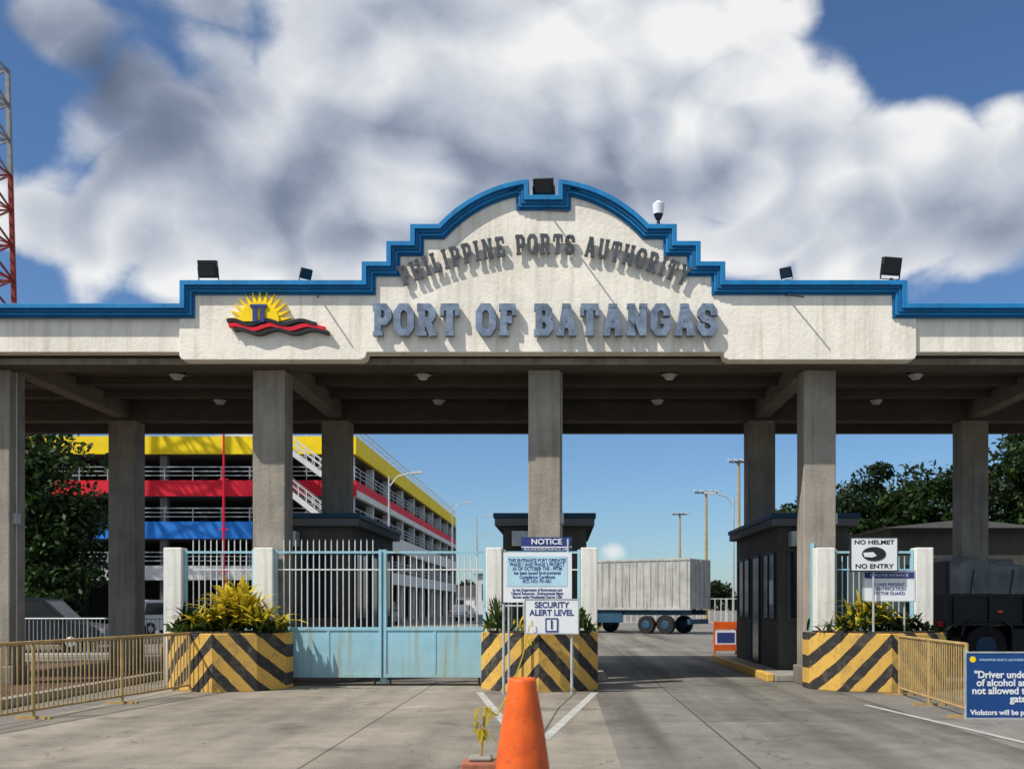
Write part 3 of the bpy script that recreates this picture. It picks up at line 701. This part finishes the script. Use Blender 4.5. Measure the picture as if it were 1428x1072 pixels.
for (x,y,h,rx,n) in ((12.1,52,7.6,1.8,6000),(15.2,50,8.8,2.6,12000),(18.0,49,8.3,2.8,12000),(20.8,46,10.3,3.2,14000),(24.4,47,10.8,3.6,14000),(28,50,10,3.6,8000)):
    tree('broadleaf_tree',x,y,h,rx,2.4,1.5,n,'leaf',.22,60)
n=26000; X=rng.uniform(-140,160,n); hh=3.0+2.2*np.sin(X*.21)+1.5*np.sin(X*.53+1)
P=np.stack([X,rng.uniform(232,240,n),rng.uniform(0,1,n)**.8*np.maximum(hh+rng.normal(0,.5,n),.8)],1)
a=rng.normal(size=(n,3)); a/=np.linalg.norm(a,axis=1)[:,None]; b=np.cross(a,rng.normal(size=(n,3))); b/=np.linalg.norm(b,axis=1)[:,None]
V=np.stack([P-a*.7,P-b*.45,P+a*.7,P+b*.45],1).reshape(-1,3)
me=bpy.data.meshes.new('distant_tree_row'); me.from_pydata(V.tolist(),[],np.arange(4*n).reshape(-1,4).tolist()); me.materials.append(M['leaf2'])
scene.collection.objects.link(bpy.data.objects.new('distant_tree_row',me))

# ------------------------------------------------------------------ vehicles
def wheel(mb,T,x,y,r=.33,w=.22,hub='steel'):
    mb.m('rubber').cyl(T@Vector((x,y-w/2,r)),T@Vector((x,y+w/2,r)),r,None,20)
    for s in (-1,1): mb.m(hub).cyl(T@Vector((x,y+s*(w/2+.001),r)),T@Vector((x,y+s*(w/2+.02),r)),r*.5,r*.4,12)
def car(x,y,rot,k,suv=False):
    T=Matrix.Translation((x,y,0))@Matrix.Rotation(rot,4,'Z'); mb=MB(); H=1.7 if suv else 1.45
    low=[(-2.15,.35),(-2.2,.6),(-2.1,.85),(-1.6,.93),(1.0,.97),(1.9,.85),(2.15,.68),(2.2,.4),(1.75,.3),(1.6,.55),(1.3,.66),(1.0,.55),(.85,.28),(-.95,.28),(-1.1,.55),(-1.35,.66),(-1.65,.55),(-1.8,.3)]
    mb.m(k).prism(low,-.85,.85,T)
    cab=[(-1.9 if suv else -1.55,.935),(-1.75 if suv else -1.0,H-.06),(-1.3 if suv else -.7,H),(.2,H),(.5,H-.08),(1.15,.965)]
    mb.prism(cab,-.74,.74,T)
    g=[(-1.6 if suv else -1.2,1.0),(-1.5 if suv else -.9,H-.14),(.15,H-.12),(.42,H-.16),(.95,1.02)]
    for s in (-1,1):
        y0,y1=sorted((s*.741,s*.75)); mb.m('dark').prism(g,y0,y1,T)
        y0,y1=sorted((s*.7505,s*.757)); mb.m(k).box(-.32,-.24,y0,y1,1.0,H-.12,T)
        y0,y1=sorted((s*.76,s*.92)); mb.box(.85,.98,y0,y1,1.0,1.12,T)
    mb.m('dark').add([T@Vector(p) for p in ((1.145,-.66,1.0),(1.145,.66,1.0),(.56,.62,H-.13),(.56,-.62,H-.13))],[(0,1,2,3)])
    mb.m('glassl').box(2.13,2.19,-.8,-.5,.6,.74,T).box(2.13,2.19,.5,.8,.6,.74,T); mb.m('red').box(-2.2,-2.12,-.8,-.6,.62,.84,T).box(-2.2,-2.12,.6,.8,.62,.84,T)
    for wx in (-1.37,1.3):
        for wy in (-.76,.76): wheel(mb,T,wx,wy)
    mb.obj('parked_car',None,bevel=.03,loc=(x,y,0))
car(-16.6,31.5,.12,'card',True); car(-21.2,32.4,.05,'card'); car(-26,32,.0,'cars'); car(-19.5,48,1.2,'carw',True); car(-15.5,50,1.45,'card')
car(-12.5,62,1.5,'carw'); car(-12.6,70,1.55,'cars',True); car(-9,90,1.5,'carw'); car(-4,105,.2,'carw',True); car(2,120,0,'cars')
T=Matrix.Translation((5.35,51,0))@Matrix.Rotation(math.radians(-33),4,'Z'); mb=MB()
mb.m('trailer').box(-6.5,1.9,-1.2,1.2,1.25,3.75,T)
for i in range(21):
    x=-6.4+i*.405; mb.box(x,x+.05,-1.235,-1.201,1.3,3.7,T)
mb.box(-6.52,1.92,-1.24,-1.2015,3.66,3.78,T).box(-6.52,1.92,-1.24,-1.2015,1.2,1.32,T)
for i in range(5): mb.box(1.901,1.93,-1.1+i*.53,-1.05+i*.53,1.3,3.7,T)
mb.m('steel').box(1.902,1.95,-.06,.06,1.3,3.7,T)
mb.m('chassis').box(-6.4,1.8,-1.0,-.8,.95,1.2,T).box(-6.4,1.8,.8,1.0,.95,1.2,T).box(-3.5,-2.0,-1.1,-1.01,.55,1.15,T).box(1.7,1.85,-1.1,1.1,.5,.75,T)
for wx in (-5.0,-3.9,-.6,.5):
    for wy in (-1.0,1.0): wheel(mb,T,wx,wy,.46,.3,'chassis')
mb.obj('box_trailer',None,bevel=.02,loc=(5.35,51,0))
# dark cargo truck with a tarpaulin-covered load
T=Matrix.Translation((11.8,24.5,0))@Matrix.Rotation(math.radians(4),4,'Z'); mb=MB()
mb.m('olive').box(-3.0,2.6,-1.15,1.15,1.0,1.72,T).box(-3.0,-2.9,-1.2,1.2,.9,2.5,T)
for i in range(7): mb.box(-2.8+i*.85,-2.72+i*.85,-1.2,-1.151,.95,1.75,T)
mb.box(-3.0,2.6,-1.19,-1.152,1.66,1.74,T).box(-3.0,2.6,-1.19,-1.152,1.0,1.06,T)
mb.box(-3.2,4.8,-.8,.8,.7,.95,T).box(-1.35,-.65,-1.1,-.8,.42,.92,T).cyl(T@Vector((.9,-1.0,.62)),T@Vector((1.9,-1.0,.62)),.24,None,14)
for wx in (-2.0,.1): mb.prism([(wx-.65,.75),(wx-.6,1.0),(wx-.4,1.14),(wx+.4,1.14),(wx+.6,1.0),(wx+.65,.75),(wx+.6,.75),(wx+.55,.97),(wx+.37,1.1),(wx-.37,1.1),(wx-.55,.97),(wx-.6,.75)],-1.24,-.8,T)
nx,ny=44,9; vs=[];fs=[]
for i in range(nx+1):
    xx=-2.88+5.44*i/nx
    for j in range(ny+1):
        v=j/ny; a=math.pi*v; yy=-1.17*math.cos(a)/max(abs(math.cos(a)),abs(math.sin(a))**.6+1e-6) if abs(math.cos(a))<.95 else -1.17*math.copysign(1,math.cos(a))
        hgt=1.70+(.82+.10*math.sin(xx*2.1)+.06*math.sin(xx*5.3+1)+random.uniform(-.03,.03))*(math.sin(a)**.35 if 0<j<ny else 0)
        vs.append(T@Vector((xx,yy*(.97+.03*random.random()),hgt)))
for i in range(nx):
    for j in range(ny): k=i*(ny+1)+j; fs.append((k,k+1,k+ny+2,k+ny+1))
mb.m('tarp').add(vs,fs)
for i in range(6): mb.m('olive').beam(T@Vector((-2.4+i*.95,-1.2,1.74)),T@Vector((-2.3+i*.95,-1.17,2.3)),.02,.02)
mb.m('olive').prism([(2.8,.8),(2.8,2.75),(4.3,2.75),(4.7,1.9),(4.9,1.7),(4.9,.8)],-1.15,1.15,T); mb.m('dark').box(3.1,4.2,-1.17,-1.151,1.85,2.5,T)
for wx in (-2.0,.1,3.9):
    for wy in (-1.0,1.0): wheel(mb,T,wx,wy,.5,.32,'chassis')
mb.m('red').box(-3.04,-3.001,-1.1,-.85,.98,1.1,T); mb.m('orange').box(-1.75,-1.62,-1.2,-1.191,1.3,1.36,T)
mb.m('steel').cyl(T@Vector((-3.3,-1.0,.9)),T@Vector((-3.3,1.0,.9)),.05,None,8)
mb.obj('cargo_truck',None,bevel=.0,loc=(11.8,24.5,0))

mb=MB(); bx=4.85; by=29.5
mb.m('orange').box(bx-.33,bx+.33,by,by+.06,.75,.98).box(bx-.33,bx+.33,by,by+.06,.12,.3)
mb.box(bx-.35,bx-.29,by+.061,by+.12,0,1.0).box(bx+.29,bx+.35,by+.061,by+.12,0,1.0); mb.m('purewhite').box(bx-.3,bx+.3,by+.0,by+.05,.31,.72); mb.m('signnavy').box(bx-.26,bx+.26,by-.01,by-.001,.36,.66)
mb.obj('barricade_sign',None,bevel=.01,loc=(bx,by,0))

def shed(name,x0,x1,y0,y1,h,k,roofk):
    mb=MB().m(k).box(x0,x1,y0,y1,0,h); mb.m(roofk).prism([(x0-.4,h+.001),(x1+.4,h+.001),((x0+x1)/2,h+1.2*(x1-x0)/20)],y0-.4,y1+.4)
    mb.m('dark'); n=max(2,int((x1-x0)/4))
    for i in range(n): xx=x0+(i+.3)*(x1-x0)/n; mb.box(xx,xx+(x1-x0)/n*.4,y0-.03,y0-.002,h*.35,h*.75)
    mb.obj(name,None,loc=(x0,y0,0))
shed('service_building',10.9,15.6,33,38,4.0,'booth','pgrey')
shed('warehouse',-13,-7,150,170,6.0,'pwhite','pgrey'); shed('warehouse',-40,12,215,230,3.2,'pwhite','pgrey')
fence((2.5,75),(30,75),'perimeter_fence',h=1.9,mk='pwhite',step=.45,r=.03,foot=False)

# ------------------------------------------------------------------ light + sky
sd=Vector((-1.5,-1.0,2.2)).normalized()
sun=bpy.data.lights.new('sun','SUN'); sun.energy=5.0; sun.angle=math.radians(.5); sun.color=(1,.945,.85)
so=bpy.data.objects.new('sun',sun); so.rotation_euler=(-sd).to_track_quat('-Z','Y').to_euler(); so.location=(-20,-20,30); scene.collection.objects.link(so)
w=bpy.data.worlds.new('World'); scene.world=w; w.use_nodes=True; N=w.node_tree.nodes; L=w.node_tree.links; N.clear()
w.cycles.sampling_method='MANUAL'; w.cycles.sample_map_resolution=512
out=N.new('ShaderNodeOutputWorld'); sky=N.new('ShaderNodeTexSky'); sky.sky_type='NISHITA'; sky.sun_disc=False
sky.sun_elevation=math.asin(sd.z); sky.sun_rotation=math.atan2(sd.x,sd.y)%(2*math.pi); sky.ozone_density=2.0; sky.air_density=1.0; sky.dust_density=.4
tint=N.new('ShaderNodeVectorMath'); tint.operation='MULTIPLY'; tint.inputs[1].default_value=(.76,1.0,1.25); L.new(sky.outputs[0],tint.inputs[0])
bg=N.new('ShaderNodeBackground'); bg.inputs[1].default_value=.088; L.new(tint.outputs[0],bg.inputs[0])
tc=N.new('ShaderNodeTexCoord'); D=tc.outputs['Generated']
def lk(v,i):
    if isinstance(v,(int,float)): i.default_value=v
    elif isinstance(v,tuple): i.default_value=v
    else: L.new(v,i)
def ma(op,a,b=None,c=None,clamp=False):
    n=N.new('ShaderNodeMath'); n.operation=op; n.use_clamp=clamp
    for i,v in enumerate((a,b,c)):
        if v is not None: lk(v,n.inputs[i])
    return n.outputs[0]
def vm(op,a,b):
    n=N.new('ShaderNodeVectorMath'); n.operation=op; lk(a,n.inputs[0]); lk(b,n.inputs[1]); return n
SC=(1,1,1.35)
DS=vm('MULTIPLY',D,SC).outputs[0]
def noise(vec,sc,det,ro,out=0):
    n=N.new('ShaderNodeTexNoise'); n.inputs['Scale'].default_value=sc; n.inputs['Detail'].default_value=det; n.inputs['Roughness'].default_value=ro
    L.new(vec,n.inputs['Vector']); return n.outputs[out]
wv=vm('SUBTRACT',noise(DS,9,2,.5,1),(.5,.5,.5)).outputs[0]
sc_=N.new('ShaderNodeVectorMath'); sc_.operation='SCALE'; L.new(wv,sc_.inputs[0]); sc_.inputs['Scale'].default_value=.035
WS=vm('ADD',DS,sc_.outputs[0]).outputs[0]
def dens(vec,fine=True):
    t=ma('MULTIPLY',noise(vec,2.6,3,.5),1.1)
    for f,a in ((6.1,.42),(13.3,.24)):
        q=ma('ABSOLUTE',ma('MULTIPLY_ADD',noise(vec,f,0,.5),2.0,-1.0)); t=ma('MULTIPLY_ADD',q,a,t)
    return ma('MULTIPLY_ADD',noise(vec,22,4,.6),.16,t)
def blob(u,v,r):
    d=Vector((u,1,v)).normalized(); c=(d.x*SC[0],d.y*SC[1],d.z*SC[2])
    dist=vm('DISTANCE',DS,c).outputs['Value']; q=ma('DIVIDE',dist,r); return ma('EXPONENT',ma('MULTIPLY',ma('MULTIPLY',q,q),-1))
def total(base,bl):
    t=base
    for u,v,r,wt in bl: t=ma('MULTIPLY_ADD',blob(u,v,r),wt,t)
    return t
def mrange(v,a,b,c,d,smooth=True):
    n=N.new('ShaderNodeMapRange'); n.interpolation_type='SMOOTHSTEP' if smooth else 'LINEAR'
    L.new(v,n.inputs[0]); 
    for i,x in enumerate((a,b,c,d)): n.inputs[i+1].default_value=x
    return n.outputs[0]
sep=N.new('ShaderNodeSeparateXYZ'); L.new(D,sep.inputs[0]); Z=sep.outputs[2]
d1=dens(WS); d2=dens(vm('ADD',WS,(-.026,-.014,.042)).outputs[0])
lowband=mrange(Z,.235,.335,-.60,.22)
cov=ma('ADD',lowband,ma('MULTIPLY',ma('SUBTRACT',d1,.74),2.1))
cov=total(cov,[(.30,.60,.11,-.80),(.44,.62,.12,-.85),(.52,.60,.1,-.5),(-.38,.38,.15,.4),(.32,.44,.15,.45),(.055,.058,.026,.70),(-.55,.47,.06,-.45),(-.2,.33,.12,.2),(.14,.52,.12,.45),(-.15,.5,.22,.2),(.10,.345,.06,-.25)])
alpha=mrange(cov,-.07,.24,0,1)
relief=ma('MULTIPLY',ma('SUBTRACT',d1,d2),1.55)
n2=noise(DS,2.9,2,.45)
sh=ma('ADD',ma('ADD',.72,relief),ma('MULTIPLY',ma('SUBTRACT',n2,.5),.9))
sh=total(sh,[(-.47,.54,.17,-.50),(-.30,.42,.09,-.20),(-.12,.47,.11,-.14),(.05,.42,.09,-.18),(-.39,.375,.11,.28),(-.26,.57,.09,.26),(.34,.46,.14,.24),(.14,.55,.11,.22),(.055,.058,.05,.3),(-.08,.60,.10,.10),(.42,.38,.08,-.16),(-.2,.34,.08,-.1)])
thin=mrange(cov,.0,.5,.20,-.06); sh=ma('ADD',sh,thin)
cr=N.new('ShaderNodeValToRGB'); E=cr.color_ramp.elements
E[0].position=0.0; E[0].color=(.11,.145,.22,1); E[1].position=1.0; E[1].color=(.96,.965,.97,1)
e=E.new(.35); e.color=(.26,.31,.42,1); e=E.new(.65); e.color=(.56,.61,.70,1)
L.new(sh,cr.inputs[0])
bc=N.new('ShaderNodeBackground'); bc.inputs[1].default_value=.92; L.new(cr.outputs[0],bc.inputs[0])
mx=N.new('ShaderNodeMixShader'); L.new(alpha,mx.inputs[0]); L.new(bg.outputs[0],mx.inputs[1]); L.new(bc.outputs[0],mx.inputs[2]); L.new(mx.outputs[0],out.inputs[0])

# ------------------------------------------------------------------ camera
c=bpy.data.cameras.new('camera'); c.lens=35; c.sensor_width=36; c.shift_x=-.049; c.shift_y=.2143; c.clip_end=5000; c.clip_start=.1
c.dof.use_dof=True; c.dof.focus_distance=18; c.dof.aperture_fstop=1.4
co=bpy.data.objects.new('camera',c); co.location=(0,0,1.5); co.rotation_euler=(math.pi/2,0,0); scene.collection.objects.link(co); scene.camera=co
